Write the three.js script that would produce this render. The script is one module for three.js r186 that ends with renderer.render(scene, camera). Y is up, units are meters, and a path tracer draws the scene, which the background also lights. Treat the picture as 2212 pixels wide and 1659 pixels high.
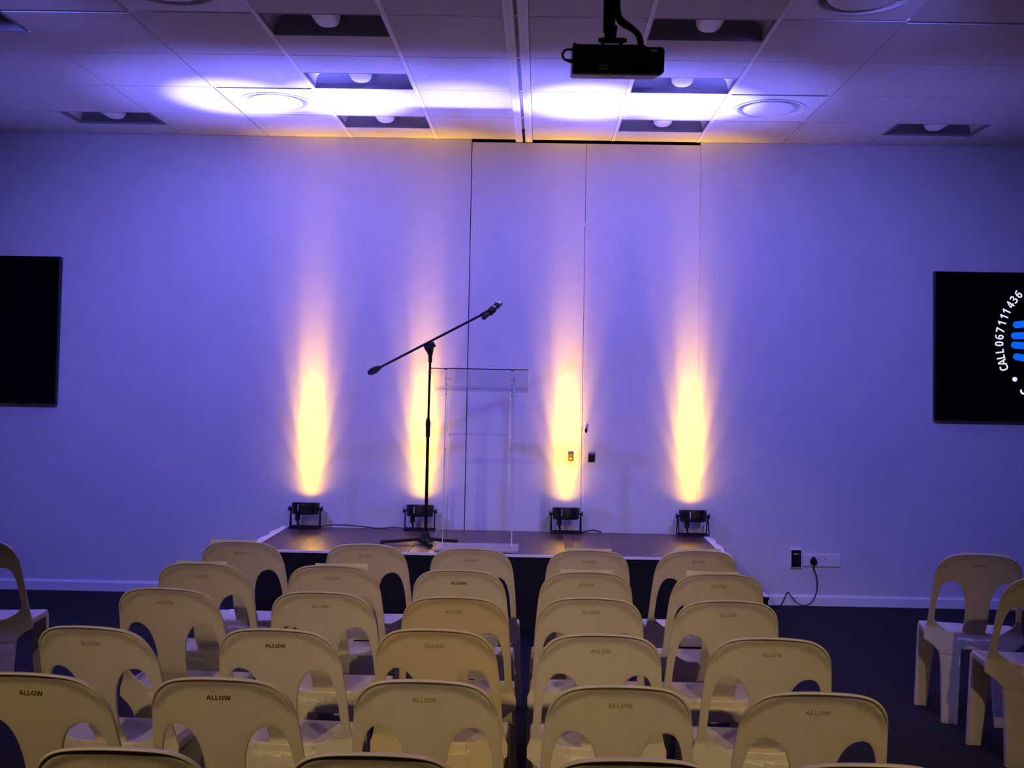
import * as THREE from 'three';
import { RoundedBoxGeometry } from 'three/addons/geometries/RoundedBoxGeometry.js';
import { TextGeometry } from 'three/addons/geometries/TextGeometry.js';
import { FontLoader } from 'three/addons/loaders/FontLoader.js';
import { TessellateModifier } from 'three/addons/modifiers/TessellateModifier.js';
import { mergeGeometries, toCreasedNormals } from 'three/addons/utils/BufferGeometryUtils.js';
import { RectAreaLightUniformsLib } from 'three/addons/lights/RectAreaLightUniformsLib.js';

// ---------------------------------------------------------------- camera, exposure, light settings
RectAreaLightUniformsLib.init();
const W = 2212, H = 1659;
const scene = new THREE.Scene();
scene.background = new THREE.Color(0x000000);
const camera = new THREE.PerspectiveCamera(42.0917, W / H, 0.05, 60);
camera.position.set(0.121, 1.5232, 6.9054);
camera.rotation.set(0.0396, 0.01304, 0.01785, 'YXZ');
camera.setViewOffset(W, H, 1106 - 1140.57, 829.5 - 729.15, W, H);
const renderer = new THREE.WebGLRenderer({ antialias: true });
renderer.toneMapping = THREE.LinearToneMapping;
renderer.toneMappingExposure = 1.0;
renderer.shadowMap.enabled = true;

const AMBER = new THREE.Color().setRGB(1, 0.5, 0.0), BLUE = new THREE.Color().setRGB(0.165, 0.155, 1), WARM = new THREE.Color().setRGB(1, 0.7, 0.33);
// each amber stage light: cone half-angle in degrees and candela of its beam, flood and spill
const AMBER_BEAMS = [[8, 34], [15.5, 17], [28, 3], [46, 0.4], [74, 0.22]], AMBER_TILT = 7.6;
// blue floor lights: place along the stage front, where each points on the ceiling, strength of its beam
const BLUE_FLOOR = [[-1.58, -1.75, 1], [-0.86, -1.08, 1], [-0.255, -0.4, 0.5], [0.42, 0.36, 1], [1.05, 1.0, 0.95]], BLUE_BEAM = 370, BLUE_FLOOD = 40;
// added unseen lamps lifting the wall's blue: place, aim on the wall, candela
const BLUE_FILL = [[-2.3, -2.0, 23], [1.7, 1.8, 20]];
const WARM_SPOTS = [[-1.6, -0.55], [1.6, 0.75]], WARM_CANDELA = 17;   // two warm ceiling spotlights behind the camera, aimed at the chairs

// ---------------------------------------------------------------- helpers
const used = new Map();
function numbered(name) {
  const n = used.get(name) || 0; used.set(name, n + 1);
  return n ? `${name}_${String(n).padStart(3, '0')}` : name;
}
let seed = 7;
const rnd = () => { seed = (seed * 1664525 + 1013904223) >>> 0; return seed / 4294967296; };
function mesh(name, geometry, material, parent) {
  const m = new THREE.Mesh(geometry, material);
  m.name = name; m.castShadow = m.receiveShadow = true;
  (parent || scene).add(m);
  return m;
}
function thing(name, label, category, [x, y, z] = [0, 0, 0], group) {
  const o = new THREE.Group(); o.name = numbered(name); o.position.set(x, y, z);
  o.userData = { label, category }; if (group) o.userData.group = group;
  scene.add(o); return o;
}
function structure(name, label) { const o = new THREE.Group(); o.name = name; o.userData = { kind: 'structure' }; if (label) o.userData.label = label; scene.add(o); return o; }
const at = (g, x, y, z) => g.translate(x, y, z);
const box = (x0, x1, y0, y1, z0, z1) => at(new THREE.BoxGeometry(x1 - x0, y1 - y0, z1 - z0), (x0 + x1) / 2, (y0 + y1) / 2, (z0 + z1) / 2);
const rbox = (x0, x1, y0, y1, z0, z1, r = 0.004, s = 2) => at(new RoundedBoxGeometry(x1 - x0, y1 - y0, z1 - z0, s, r), (x0 + x1) / 2, (y0 + y1) / 2, (z0 + z1) / 2);
function plain(g) { const n = g.index ? g.toNonIndexed() : g.clone(); for (const k of Object.keys(n.attributes)) if (!['position', 'normal', 'uv'].includes(k)) n.deleteAttribute(k); return n; }
const merge = (list) => mergeGeometries(list.map(plain));
function rod(a, b, r0, r1 = r0, seg = 14) {
  const A = new THREE.Vector3(...a), B = new THREE.Vector3(...b), d = B.clone().sub(A);
  const g = new THREE.CylinderGeometry(r1, r0, d.length(), seg);
  g.applyQuaternion(new THREE.Quaternion().setFromUnitVectors(new THREE.Vector3(0, 1, 0), d.clone().normalize()));
  return at(g, ...A.add(B).multiplyScalar(0.5).toArray());
}
const tube = (pts, r, n = 60, seg = 8) => new THREE.TubeGeometry(new THREE.CatmullRomCurve3(pts.map((p) => new THREE.Vector3(...p))), n, r, seg);
const lathe = (pts, seg = 40) => new THREE.LatheGeometry(pts.map((p) => new THREE.Vector2(...p)), seg);

// ---------------------------------------------------------------- textures
function noiseTexture(size, fn, repeat, srgb) {
  const d = new Uint8Array(size * size * 4);
  for (let y = 0; y < size; y++) for (let x = 0; x < size; x++) {
    const c = fn(x, y), i = (y * size + x) * 4;
    d[i] = c[0]; d[i + 1] = c[1]; d[i + 2] = c[2]; d[i + 3] = 255;
  }
  const t = new THREE.DataTexture(d, size, size);
  t.wrapS = t.wrapT = THREE.RepeatWrapping; t.magFilter = THREE.LinearFilter; t.minFilter = THREE.LinearMipmapLinearFilter; t.generateMipmaps = true;
  t.repeat.set(...repeat); if (srgb) t.colorSpace = THREE.SRGBColorSpace; t.needsUpdate = true; return t;
}
function fbm(size, cells, octaves) {                                   // tiling value noise
  const out = new Float32Array(size * size); let amp = 1, sum = 0;
  for (let o = 0; o < octaves; o++) {
    const n = cells << o, g = Float32Array.from({ length: n * n }, rnd);
    for (let y = 0; y < size; y++) for (let x = 0; x < size; x++) {
      const u = x / size * n, v = y / size * n, i = Math.floor(u), j = Math.floor(v);
      const fx = (u - i) ** 2 * (3 - 2 * (u - i)), fy = (v - j) ** 2 * (3 - 2 * (v - j));
      const G = (a, b) => g[(b % n) * n + (a % n)];
      out[y * size + x] += amp * ((G(i, j) * (1 - fx) + G(i + 1, j) * fx) * (1 - fy) + (G(i, j + 1) * (1 - fx) + G(i + 1, j + 1) * fx) * fy);
    }
    sum += amp; amp *= 0.6;
  }
  return out.map((v) => v / sum);
}
const fine = fbm(256, 32, 3), coarse = fbm(256, 4, 5);
const grain = (x, y) => fine[(y & 255) * 256 + (x & 255)], cloud = (x, y) => coarse[(y & 255) * 256 + (x & 255)];
const grey = (v) => { v = Math.max(0, Math.min(255, v)); return [v, v, v]; };
const plasterBump = noiseTexture(256, (x, y) => grey(40 + 175 * grain(x, y)), [1, 1]);
const plasterMap = noiseTexture(256, (x, y) => grey(236 + 12 * (cloud(x, y) - 0.5) + 8 * (grain(x, y) - 0.5)), [0.5, 0.5], true);
const tileMap = noiseTexture(256, (x, y) => { const s = rnd() < 0.012 ? -22 : 0; return grey(228 + 14 * (grain(x, y) - 0.5) + s); }, [1, 1], true);
const carpetMap = noiseTexture(256, (x, y) => { const v = grain(x, y) * 0.7 + rnd() * 0.6; return [24 + 16 * v, 23 + 15 * v, 32 + 20 * v]; }, [2.5, 2.5], true);
const carpetBump = noiseTexture(256, () => grey(255 * rnd()), [2.5, 2.5]);
const plasticMap = noiseTexture(256, (x, y) => grey(234 + 26 * (cloud(x, y) - 0.5) + 10 * (grain(x, y) - 0.5)), [2, 2], true);
const plasticRough = noiseTexture(256, (x, y) => grey(110 + 120 * (cloud(x, y) - 0.4)), [2, 2]);
const deckRough = noiseTexture(256, (x, y) => grey(105 + 55 * grain(x, y)), [1, 1]);
const deckMap = noiseTexture(256, (x, y) => { const v = 0.8 + 0.4 * (grain(x, y) - 0.5) + 0.3 * (cloud(x, y) - 0.5); return [90 * v, 64 * v, 55 * v]; }, [1, 1], true);
const ribBump = noiseTexture(64, (x) => grey(127 + 127 * Math.cos(x / 64 * Math.PI * 2 * 4)), [1, 1]);

// ---------------------------------------------------------------- materials
const std = (o) => new THREE.MeshStandardMaterial(o);
const M = {
  wall: std({ color: 0xf1f0ee, map: plasterMap, roughness: 0.72, bumpMap: plasterBump, bumpScale: 0.0006 }),
  door: std({ color: 0xf3f2f0, map: plasterMap, roughness: 0.55, bumpMap: plasterBump, bumpScale: 0.0003 }),
  trim: std({ color: 0xf0f0ee, roughness: 0.45 }),
  recess: std({ color: 0x0b0a0a, roughness: 0.9 }),
  tile: std({ color: 0xf2f1ef, map: tileMap, roughness: 0.95 }),
  grid: std({ color: 0xf4f3f0, roughness: 0.5 }),
  carpet: std({ color: 0x87807c, map: carpetMap, roughness: 1, bumpMap: carpetBump, bumpScale: 0.004 }),
  chairs: [[0.78, 0.72, 0.6], [0.74, 0.67, 0.53], [0.76, 0.64, 0.4]].map((c) => { const m = std({ map: plasticMap, roughnessMap: plasticRough, roughness: 0.85 }); m.color.setRGB(...c); return m; }),
  letters: std({ color: 0x3c2c18, roughness: 0.8 }),
  fadedLetters: std({ color: 0x9d8761, roughness: 0.8 }),
  paper: std({ color: 0xf4f2ee, roughness: 0.8 }),
  deck: new THREE.MeshPhysicalMaterial({ ior: 1.85, map: deckMap, roughnessMap: deckRough, roughness: 0.6 }),
  skirt: std({ color: 0x08080a, roughness: 0.95 }),
  edge: std({ color: 0xe4e3e6, roughness: 0.45 }),
  tape: std({ color: 0xf2f0ee, roughness: 0.6 }),
  ribbed: std({ color: 0xc9c6c1, roughness: 0.26, metalness: 1, bumpMap: ribBump, bumpScale: 0.0008 }),
  brown: std({ color: 0x3a2a22, roughness: 0.5 }),
  strip: std({ color: 0x5a463a, roughness: 0.6 }),
  black: std({ color: 0x0e0d0e, roughness: 0.45 }),
  matte: std({ color: 0x0b0a0b, roughness: 0.75 }),
  blackMetal: std({ color: 0x141317, roughness: 0.38, metalness: 0.4 }),
  cable: std({ color: 0x08080a, roughness: 0.6 }),
  steel: std({ color: 0xb8bac0, roughness: 0.3, metalness: 1 }),
  gold: std({ color: 0xb09468, roughness: 0.4, metalness: 0.9 }),
  white: std({ color: 0xeeeeea, roughness: 0.45 }),
  lampBasket: std({ color: 0xf4f3f0, roughness: 0.4, side: THREE.DoubleSide }),
  reflector: std({ color: 0xd9d9da, roughness: 0.35 }),
  housing: std({ color: 0x8f8e90, roughness: 0.6 }),
  acrylic: new THREE.MeshPhysicalMaterial({ color: 0xffffff, transmission: 1, thickness: 0.02, roughness: 0.03, ior: 1.49, attenuationColor: new THREE.Color(0xe6ecf4), attenuationDistance: 0.6 }),
  tinted: new THREE.MeshPhysicalMaterial({ color: 0xe9e9f0, transmission: 1, thickness: 0.006, roughness: 0.04, ior: 1.49 }),
  postHighlight: new THREE.MeshPhysicalMaterial({ color: 0xf6f2f2, roughness: 0.3, transmission: 0.25, thickness: 0.002, ior: 1.49 }),  // pale colour holds the bright highlight along the lectern posts
  screen: new THREE.MeshPhysicalMaterial({ color: 0x040405, roughness: 0.22, specularIntensity: 0.6 }),
  bezel: std({ color: 0x070708, roughness: 0.35 }),
  projector: std({ color: 0x18171a, roughness: 0.5 }),
  projectorUnderLit: std({ color: 0xc9bcb8, roughness: 0.6 }),  // pale pink colour holds the stage light falling on the underside
  port: std({ color: 0xb0aa92, roughness: 0.5 }),
  sticker: std({ color: 0xd8d0a8, roughness: 0.7 }),
};
const glow = (c, k) => std({ color: 0x111111, roughness: 0.3, emissive: c, emissiveIntensity: k });
M.amberLens = glow(AMBER, 1.0); M.blueLens = glow(BLUE, 2.5); M.warmLens = glow(WARM, 3);

// ---------------------------------------------------------------- the room
const CEIL = 3.178, XW = 5.6, ZB = 14.4;
{
  const f = structure('floor'); const g = new THREE.BoxGeometry(2 * XW + 0.4, 0.2, ZB + 0.4);
  const uv = g.attributes.uv; for (let i = 0; i < uv.count; i++) uv.setXY(i, uv.getX(i) * 11, uv.getY(i) * 14);
  mesh('carpet', at(g, 0, -0.1, ZB / 2), M.carpet, f);
}
function wallGeometry(x0, x1, y0, y1, z0, z1) {
  const g = box(x0, x1, y0, y1, z0, z1), p = g.attributes.position, n = g.attributes.normal, uv = g.attributes.uv;
  for (let i = 0; i < uv.count; i++) { const across = Math.abs(n.getX(i)) > 0.5 ? p.getZ(i) : p.getX(i); uv.setXY(i, across, Math.abs(n.getY(i)) > 0.5 ? p.getZ(i) : p.getY(i)); }
  return g;
}
const DL = -0.387, DR = 1.211;                          // opening of the folding partition doors
{
  const w = structure('wall_stage');
  mesh('wall_panel', wallGeometry(-XW, DL, 0, CEIL + 0.35, -0.15, 0), M.wall, w);
  mesh('wall_panel', wallGeometry(DR, XW, 0, CEIL + 0.35, -0.15, 0), M.wall, w);
  mesh('recess_back', wallGeometry(DL - 0.01, DR + 0.01, 0, CEIL + 0.35, -0.2, -0.1), M.recess, w);
  const l = structure('wall_left'); mesh('wall_panel', wallGeometry(-XW - 0.15, -XW, 0, CEIL + 0.35, -0.15, ZB + 0.15), M.wall, l);
  const r = structure('wall_right'); mesh('wall_panel', wallGeometry(XW, XW + 0.15, 0, CEIL + 0.35, -0.15, ZB + 0.15), M.wall, r);
  const b = structure('wall_rear'); mesh('wall_panel', wallGeometry(-XW, XW, 0, CEIL + 0.35, ZB, ZB + 0.15), M.wall, b);
  const skirting = (x0, x1) => { const s = new THREE.Shape([[0, 0], [0.014, 0], [0.014, 0.058], [0.008, 0.068], [0, 0.07]].map((p) => new THREE.Vector2(...p))); const g = new THREE.ExtrudeGeometry(s, { depth: x1 - x0, bevelEnabled: false }); g.rotateY(-Math.PI / 2); g.scale(1, 1, 1); return at(g, x1, 0, 0); };
  const bl = structure('baseboard_left'); mesh('skirting_board', skirting(-XW, DL - 0.01), M.trim, bl);
  const br = structure('baseboard_right'); mesh('skirting_board', skirting(DR + 0.01, XW), M.trim, br);
}
// the two door leaves of the partition, flush with the wall, with a dark slot above and at the hinge side
function doorLeaf(name, x0, x1, seam) {
  const d = structure(name);
  const leaf = (a, b) => mesh('door_panel', wallGeometry(a, b, 0.004, CEIL - 0.021, -0.05, -0.004), M.door, d);
  if (seam) { leaf(x0, seam - 0.0002); leaf(seam + 0.0002, x1); } else leaf(x0, x1);
  return d;
}
const leafL = doorLeaf('door_1', DL + 0.006, 0.4125, 0.012), leafR = doorLeaf('door_2', 0.4155, DR - 0.0015);
mesh('latch_keep', rbox(0.41, 0.4165, 2.757, 2.771, -0.006, 0.0, 0.001), M.white, leafL);
mesh('latch_keep', rbox(0.4085, 0.4165, 2.585, 2.612, -0.006, 0.001, 0.001), M.white, leafL);
mesh('seam_catch', rbox(0.409, 0.4145, 1.155, 1.163, -0.005, 0.001, 0.001), M.gold, leafL);
{
  const plate = (parent, x0, x1, y0, y1, lip) => {
    const p = mesh('lock_plate', rbox(x0, x1, y0, y1, -0.006, 0.0005, 0.0015), M.brown, parent);
    if (lip) {
      const s = new THREE.CylinderGeometry(0.0085, 0.0085, 0.004, 20, 1, false, Math.PI / 2, Math.PI); s.rotateX(Math.PI / 2);
      mesh('latch_slot', at(s, (x0 + x1) / 2, y0 + 0.018, 0.0005), M.white, p);
      for (const [sx, sy] of [[x0 + 0.004, y0 + 0.005], [x1 - 0.004, y0 + 0.005], [x0 + 0.005, y1 - 0.016], [x1 - 0.005, y1 - 0.016]]) mesh('screw', at(new THREE.SphereGeometry(0.0028, 10, 8), sx, sy, 0.0005), M.gold, p);
    } else mesh('pull_recess', rbox(x0 + 0.004, x1 - 0.004, y0 + 0.004, y1 - 0.014, 0.0, 0.0018, 0.0008), M.blackMetal, p);
  };
  plate(leafL, 0.320, 0.360, 0.947, 1.003, true);
  plate(leafR, 0.460, 0.506, 0.945, 1.004, false);
  const k = new THREE.SphereGeometry(0.018, 20, 14); k.scale(0.5, 1, 0.16);
  mesh('thumb_turn', at(k, 0.443, 1.163, 0.0), M.blackMetal, leafR);
}

// ---------------------------------------------------------------- ceiling
const XS = [-4.82, -4.22, -3.62, -3.02, -2.42, -1.815, -1.228, -0.63, 0.6, 1.19, 1.775, 2.37, 2.97, 3.57, 4.17, 4.77];
const ZS = [0, 0.58, 1.18, 1.78, 2.38, 2.98, 3.58, 4.18];
const TR0 = -0.078, TR1 = 0.038;                        // the partition track
const lights = [], diffusers = [];
{
  const c = structure('ceiling');
  mesh('ceiling_slab', box(-XW - 0.15, XW + 0.15, CEIL + 0.35, CEIL + 0.5, -0.2, ZB + 0.15), M.wall, c);
  mesh('rear_ceiling', box(-XW, XW, CEIL, CEIL + 0.015, ZS[7], ZB), M.tile, c);
  mesh('side_ceiling', box(-XW, XS[0], CEIL, CEIL + 0.015, 0, ZS[7]), M.tile, c);
  mesh('side_ceiling', box(XS[15], XW, CEIL, CEIL + 0.015, 0, ZS[7]), M.tile, c);
  const cache = new Map();
  const flush = (x) => [-1.228, -0.63, 0.6, 1.19].includes(x);
  const tile = (x0, x1, z0, z1) => {
    const a = x0 + (flush(x0) ? 0.013 : 0.003), b = x1 - (flush(x1) ? 0.013 : 0.003), w = b - a, d = z1 - z0 - 0.006, key = `${w.toFixed(3)},${d.toFixed(3)}`;
    if (!cache.has(key)) cache.set(key, new RoundedBoxGeometry(w, 0.015, d, 1, 0.002));
    const m = mesh('ceiling_tile', cache.get(key), M.tile, c);
    m.position.set((a + b) / 2, CEIL + 0.0075 + (rnd() - 0.5) * 0.0012, (z0 + z1) / 2);
  };
  for (let i = 0; i < XS.length - 1; i++) for (let k = 0; k < ZS.length - 1; k++) {
    let x0 = XS[i], x1 = XS[i + 1]; const z0 = ZS[k], z1 = ZS[k + 1];
    const lampColumn = x0 === -1.228 || x0 === 0.6, outer = x0 === -3.02 || x0 === 2.37;
    if (x0 === -0.63) { tile(x0, TR0 + 0.001, z0, z1); tile(TR1 - 0.001, XS[i + 1], z0, z1); continue; }
    if (lampColumn || outer) {
      if (k === 0) { tile(x0, x1, 0, 0.277); lights.push([x0, x1, 0.277, 0.577]); continue; }
      if (k === 2 && lampColumn) { lights.push([x0, x1, 1.183, 1.48]); tile(x0, x1, 1.48, 1.78); continue; }
      if (k === 3 && (lampColumn || x0 < -3)) { tile(x0, x1, 1.78, 2.083); lights.push([x0, x1, 2.083, 2.377]); continue; }
    }
    if ((x0 === -1.815 || x0 === 1.19) && (k === 1 || k === 5 || k === 4)) { if (k !== 5) diffusers.push([x0, x1, z0, z1]); else tile(x0, x1, z0, z1); continue; }
    const gap = k === 3 && (i < 5 || i > 9) ? 0.02 : 0;    // the open joint in the outer rows
    tile(x0, x1, z0, z1 - gap);
  }
  for (const x of XS) { mesh('grid_bar', box(x - 0.0115, x + 0.0115, flush(x) ? CEIL - 0.001 : CEIL + 0.012, CEIL + 0.03, 0, ZS[7]), M.grid, c); }
  for (const z of ZS.slice(1)) mesh('cross_bar', box(XS[0], XS[15], CEIL + 0.004, CEIL + 0.03, z - 0.008, z + 0.008), M.grid, c);
  const t = structure('trim_1', 'double aluminium ceiling track for the folding partition');
  const rail = (x0, x1) => {
    mesh('track_rail', merge([rbox(x0, x1, CEIL - 0.018, CEIL + 0.05, 0.002, ZS[7], 0.0015, 1)]), M.grid, t);
    mesh('rail_ridge', rbox((x0 + x1) / 2 - 0.002, (x0 + x1) / 2 + 0.002, CEIL - 0.0215, CEIL - 0.017, 0.002, ZS[7], 0.001, 1), M.grid, t);
  };
  rail(TR0, -0.029); rail(-0.011, TR1);
  mesh('track_slot', box(-0.03, -0.01, CEIL + 0.012, CEIL + 0.05, 0.002, ZS[7]), M.housing, t);
  mesh('slot_stop', box(-0.029, -0.011, CEIL - 0.012, CEIL + 0.03, 0.004, 0.26), M.recess, t);
  for (const z of [1.45, 1.62, 1.72, 1.86, 2.0]) mesh('track_screw', at(new THREE.CylinderGeometry(0.004, 0.004, 0.002, 10), -0.02, CEIL + 0.0115, z), M.recess, t);
}

// recessed luminaire: two curved reflectors beside a hanging white lamp basket, flat end plates
function luminaire(x0, x1, z0, z1, label) {
  const w = x1 - x0 - 0.026, d = z1 - z0 - 0.004, t = thing('ceiling_light', label, 'light', [(x0 + x1) / 2, CEIL, (z0 + z1) / 2]);
  const h = 0.12, n = 14, arch = (s) => {
    const out = [];
    for (let i = 0; i <= n; i++) { const a = 0.75 + i / n * (Math.PI - 0.75); out.push([s * (w / 4 + 0.02 - Math.cos(a) * (w / 4 - 0.022)), h * Math.sin(a) ** 0.62]); }
    return out;
  };
  for (const s of [-1, 1]) {
    const pts = arch(s), shell = new THREE.Shape();
    pts.forEach(([x, y], i) => (i ? shell.lineTo(x, y) : shell.moveTo(x, y)));
    pts.slice().reverse().forEach(([x, y]) => shell.lineTo(x + s * 0.0015 * (x * s > w / 4 ? 1 : -1), y + 0.004));
    const g = new THREE.ExtrudeGeometry(shell, { depth: d, bevelEnabled: false }); mesh('reflector', toCreasedNormals(at(g, 0, 0.002, -d / 2), 0.6), M.reflector, t);
  }
  for (const s of [-1, 1]) mesh('end_plate', box(-w / 2, w / 2, 0, h + 0.012, s * d / 2 - 0.003, s * d / 2 + 0.003), M.housing, t);
  mesh('housing_top', box(-w / 2, w / 2, h + 0.006, h + 0.012, -d / 2, d / 2), M.housing, t);
  for (const s of [-1, 1]) mesh('side_plate', box(s * w / 2 - 0.003, s * w / 2 + 0.003, 0, h + 0.01, -d / 2, d / 2), M.housing, t);
  const rings = 24, around = 28, pos = [], idx = [];                    // lamp basket: flat-bottomed, rounded at the far end
  for (let k = 0; k <= rings; k++) {
    const u = Math.max(0, (k / rings - 0.62) / 0.38), q = Math.sqrt(Math.max(0, 1 - u * u)), hw = 0.063 * q + 0.0005, low = 0.003 + 0.055 * (1 - q), z = d / 2 - 0.004 - k / rings * (d - 0.045);
    for (let j = 0; j <= around; j++) { const a = Math.PI * (1 + j / around), cx = Math.cos(a), sy = Math.sin(a); pos.push(hw * Math.sign(cx) * Math.abs(cx) ** 0.75, 0.062 - (0.062 - low) * Math.abs(sy) ** 0.75, z); }
  }
  for (let k = 0; k < rings; k++) for (let j = 0; j < around; j++) { const a = k * (around + 1) + j, b = a + around + 1; idx.push(a, b, a + 1, b, b + 1, a + 1); }
  const g = new THREE.BufferGeometry(); g.setAttribute('position', new THREE.Float32BufferAttribute(pos, 3)); g.setIndex(idx); g.computeVertexNormals();
  mesh('lamp_basket', g, M.lampBasket, t);
}
const lampWhere = {
  '-3.02,0.277': 'recessed ceiling light by the stage wall, far left above the dark television', '-3.02,2.083': 'recessed ceiling light at the upper left corner of the view, mostly cut off',
  '-1.228,0.277': 'recessed ceiling light nearest the stage wall, left of the track, lit pale blue', '-1.228,1.183': 'recessed ceiling light left of the track, middle one of three, tinted blue', '-1.228,2.083': 'dark recessed ceiling light left of the track, nearest the viewer',
  '0.6,0.277': 'recessed ceiling light nearest the stage wall, right of the track, grey inside', '0.6,1.183': 'recessed ceiling light behind the projector, bright blue inside', '0.6,2.083': 'dark recessed ceiling light right of the projector, nearest the viewer',
  '2.37,0.277': 'recessed ceiling light by the stage wall, far right above the lettered television',
};
for (const l of lights) luminaire(...l, lampWhere[`${l[0]},${l[2]}`]);

// round air diffusers on square ceiling plates
function diffuser(x0, x1, z0, z1, label) {
  const w = x1 - x0 - 0.026, t = thing('air_diffuser', label, 'vent', [(x0 + x1) / 2, CEIL, (z0 + z1) / 2]);
  const s = new THREE.Shape(); s.moveTo(-w / 2, -w / 2); s.lineTo(w / 2, -w / 2); s.lineTo(w / 2, w / 2); s.lineTo(-w / 2, w / 2); s.closePath();
  const hole = new THREE.Path(); hole.absarc(0, 0, 0.205, 0, Math.PI * 2, true); s.holes.push(hole);
  const g = new THREE.ExtrudeGeometry(s, { depth: 0.012, bevelEnabled: false, curveSegments: 48 }); g.rotateX(Math.PI / 2);
  mesh('face_plate', at(g, 0, 0.012, 0), M.white, t);
  mesh('flared_ring', lathe([[0.215, -0.004], [0.2, -0.006], [0.19, 0.004], [0.18, 0.03], [0.175, 0.07], [0.178, 0.072], [0.186, 0.03], [0.206, 0.002], [0.215, -0.002]], 56), M.white, t);
  mesh('centre_disc', lathe([[0.0001, -0.013], [0.12, -0.012], [0.15, -0.008], [0.158, 0.0], [0.155, 0.006], [0.0001, 0.012]], 56), M.white, t);
  mesh('neck', lathe([[0.178, 0.07], [0.178, 0.13], [0.0001, 0.13]], 40), M.housing, t);
  mesh('disc_stem', rod([0, 0.01, 0], [0, 0.13, 0], 0.01), M.housing, t);
}
const ventWhere = {
  '-1.815,0.58': 'brightly blue-lit round air diffuser above the stage, left of the track', '-1.815,2.38': 'bluish round air diffuser cut by the top edge, left side',
  '1.19,0.58': 'round air diffuser near the stage wall with a dark crescent gap, right of the track', '1.19,2.38': 'dim round air diffuser cut by the top edge, right of the projector',
};
for (const d of diffusers) diffuser(...d, ventWhere[`${d[0]},${d[2]}`]);
{ // the brass clip that catches the light on the right diffuser
  const v = scene.children.find((o) => o.userData.label === ventWhere['1.19,2.38']);
  mesh('damper_lever', rbox(0.135, 0.165, -0.012, 0.004, -0.02, 0.01, 0.004), M.gold, v).userData = { label: 'brass coloured lever' };
}

// ---------------------------------------------------------------- stage
const SH = 0.48, SZ0 = 0.09, SZ1 = 1.012, SX0 = -1.625, SX1 = 1.275;
{
  const t = thing('stage', 'low portable black stage with dark glossy deck against the wall', 'stage', [0, 0, 0]);
  const xs = [SX0, -0.64, 0.32, SX1];
  for (let i = 0; i < 3; i++) {
    const x0 = xs[i] + 0.002, x1 = xs[i + 1] - 0.002, z1 = SZ1 - 0.0125, n = 460;
    const top = new THREE.PlaneGeometry(x1 - x0, z1 - SZ0 - 0.004, 1, n); top.rotateX(-Math.PI / 2); top.translate((x0 + x1) / 2, SH, (SZ0 + z1) / 2);   // finely ribbed anti-slip surface
    const q = top.attributes.position, nn = top.attributes.normal, k = 2 * Math.PI / 0.0125;
    for (let j = 0; j < q.count; j++) { const z = q.getZ(j), slope = -0.18 * Math.sin(z * k); q.setY(j, SH - 0.0004 + 0.18 / k * Math.cos(z * k)); const l = Math.hypot(1, slope); nn.setXYZ(j, 0, 1 / l, -slope / l); }
    const g = merge([top, rbox(x0, x1, SH - 0.02, SH - 0.0007, SZ0, z1, 0.002, 1)]), p = g.attributes.position, uv = g.attributes.uv;
    for (let j = 0; j < uv.count; j++) uv.setXY(j, p.getX(j), p.getZ(j));
    mesh('deck_panel', g, M.deck, t);
  }
  const side = mesh('skirt', merge([box(SX0, SX1, 0, SH - 0.021, SZ1 - 0.02, SZ1 - 0.006), box(SX0, SX0 + 0.014, 0, SH - 0.021, SZ0, SZ1 - 0.02), box(SX1 - 0.014, SX1, 0, SH - 0.021, SZ0, SZ1 - 0.02)]), M.skirt, t); side.userData = { label: 'black fabric skirt' };
  mesh('front_edge', rbox(SX0, SX1, SH - 0.012, SH + 0.0015, SZ1 - 0.012, SZ1 + 0.004, 0.002), M.edge, t).userData = { label: 'bright metal edge strip' };
  const tape = (name, x0, x1, slack) => {
    const g = new THREE.BoxGeometry(x1 - x0, 0.0012, SZ1 - SZ0 - 0.05, 2, 1, 40), p = g.attributes.position;
    for (let i = 0; i < p.count; i++) { const e = p.getX(i) * slack > 0.001 ? 1 : 0; p.setX(i, p.getX(i) + e * 0.007 * Math.sin(p.getZ(i) * 23) * slack); }
    mesh(name, at(g, (x0 + x1) / 2, SH + 0.0012, (SZ0 + SZ1) / 2 - 0.02), M.tape, t).userData = { label: 'white edge tape' };
  };
  tape('edge_tape', SX0 + 0.004, SX0 + 0.056, -1); tape('edge_tape', SX1 - 0.048, SX1 - 0.002, 1);
  const ribs = (x0, x1, n) => {
    const g = new THREE.BoxGeometry(x1 - x0, 0.003, SZ1 - SZ0 - 0.03), uv = g.attributes.uv;
    for (let i = 0; i < uv.count; i++) uv.setX(i, uv.getX(i) * n);
    mesh('ribbed_strip', at(g, (x0 + x1) / 2, SH + 0.0016, (SZ0 + SZ1) / 2 - 0.005), M.ribbed, t).userData = { label: 'ribbed metal joint strip' };
  };
  ribs(-0.633, -0.53, 3.5);
  mesh('deck_strip', rbox(0.288, 0.345, SH, SH + 0.002, SZ0 + 0.1, SZ1 - 0.01, 0.001, 1), M.strip, t).userData = { label: 'plain brown strip' };  // matte brown strip running the depth of the deck
}
{
  const t = thing('stage_step', 'low black step with white edge tape beside the right end of the stage', 'step', [1.42, 0, 0.48]);
  mesh('tread', rbox(-0.13, 0.13, 0.18, 0.2, -0.24, 0.22, 0.003, 1), M.skirt, t);
  mesh('riser', box(-0.125, 0.125, 0, 0.18, -0.23, 0.212), M.skirt, t);
  mesh('edge_tape', rbox(0.1, 0.1305, 0.1995, 0.2012, -0.24, 0.221, 0.0005, 1), M.tape, t).userData = { label: 'white edge tape' };
}

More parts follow.
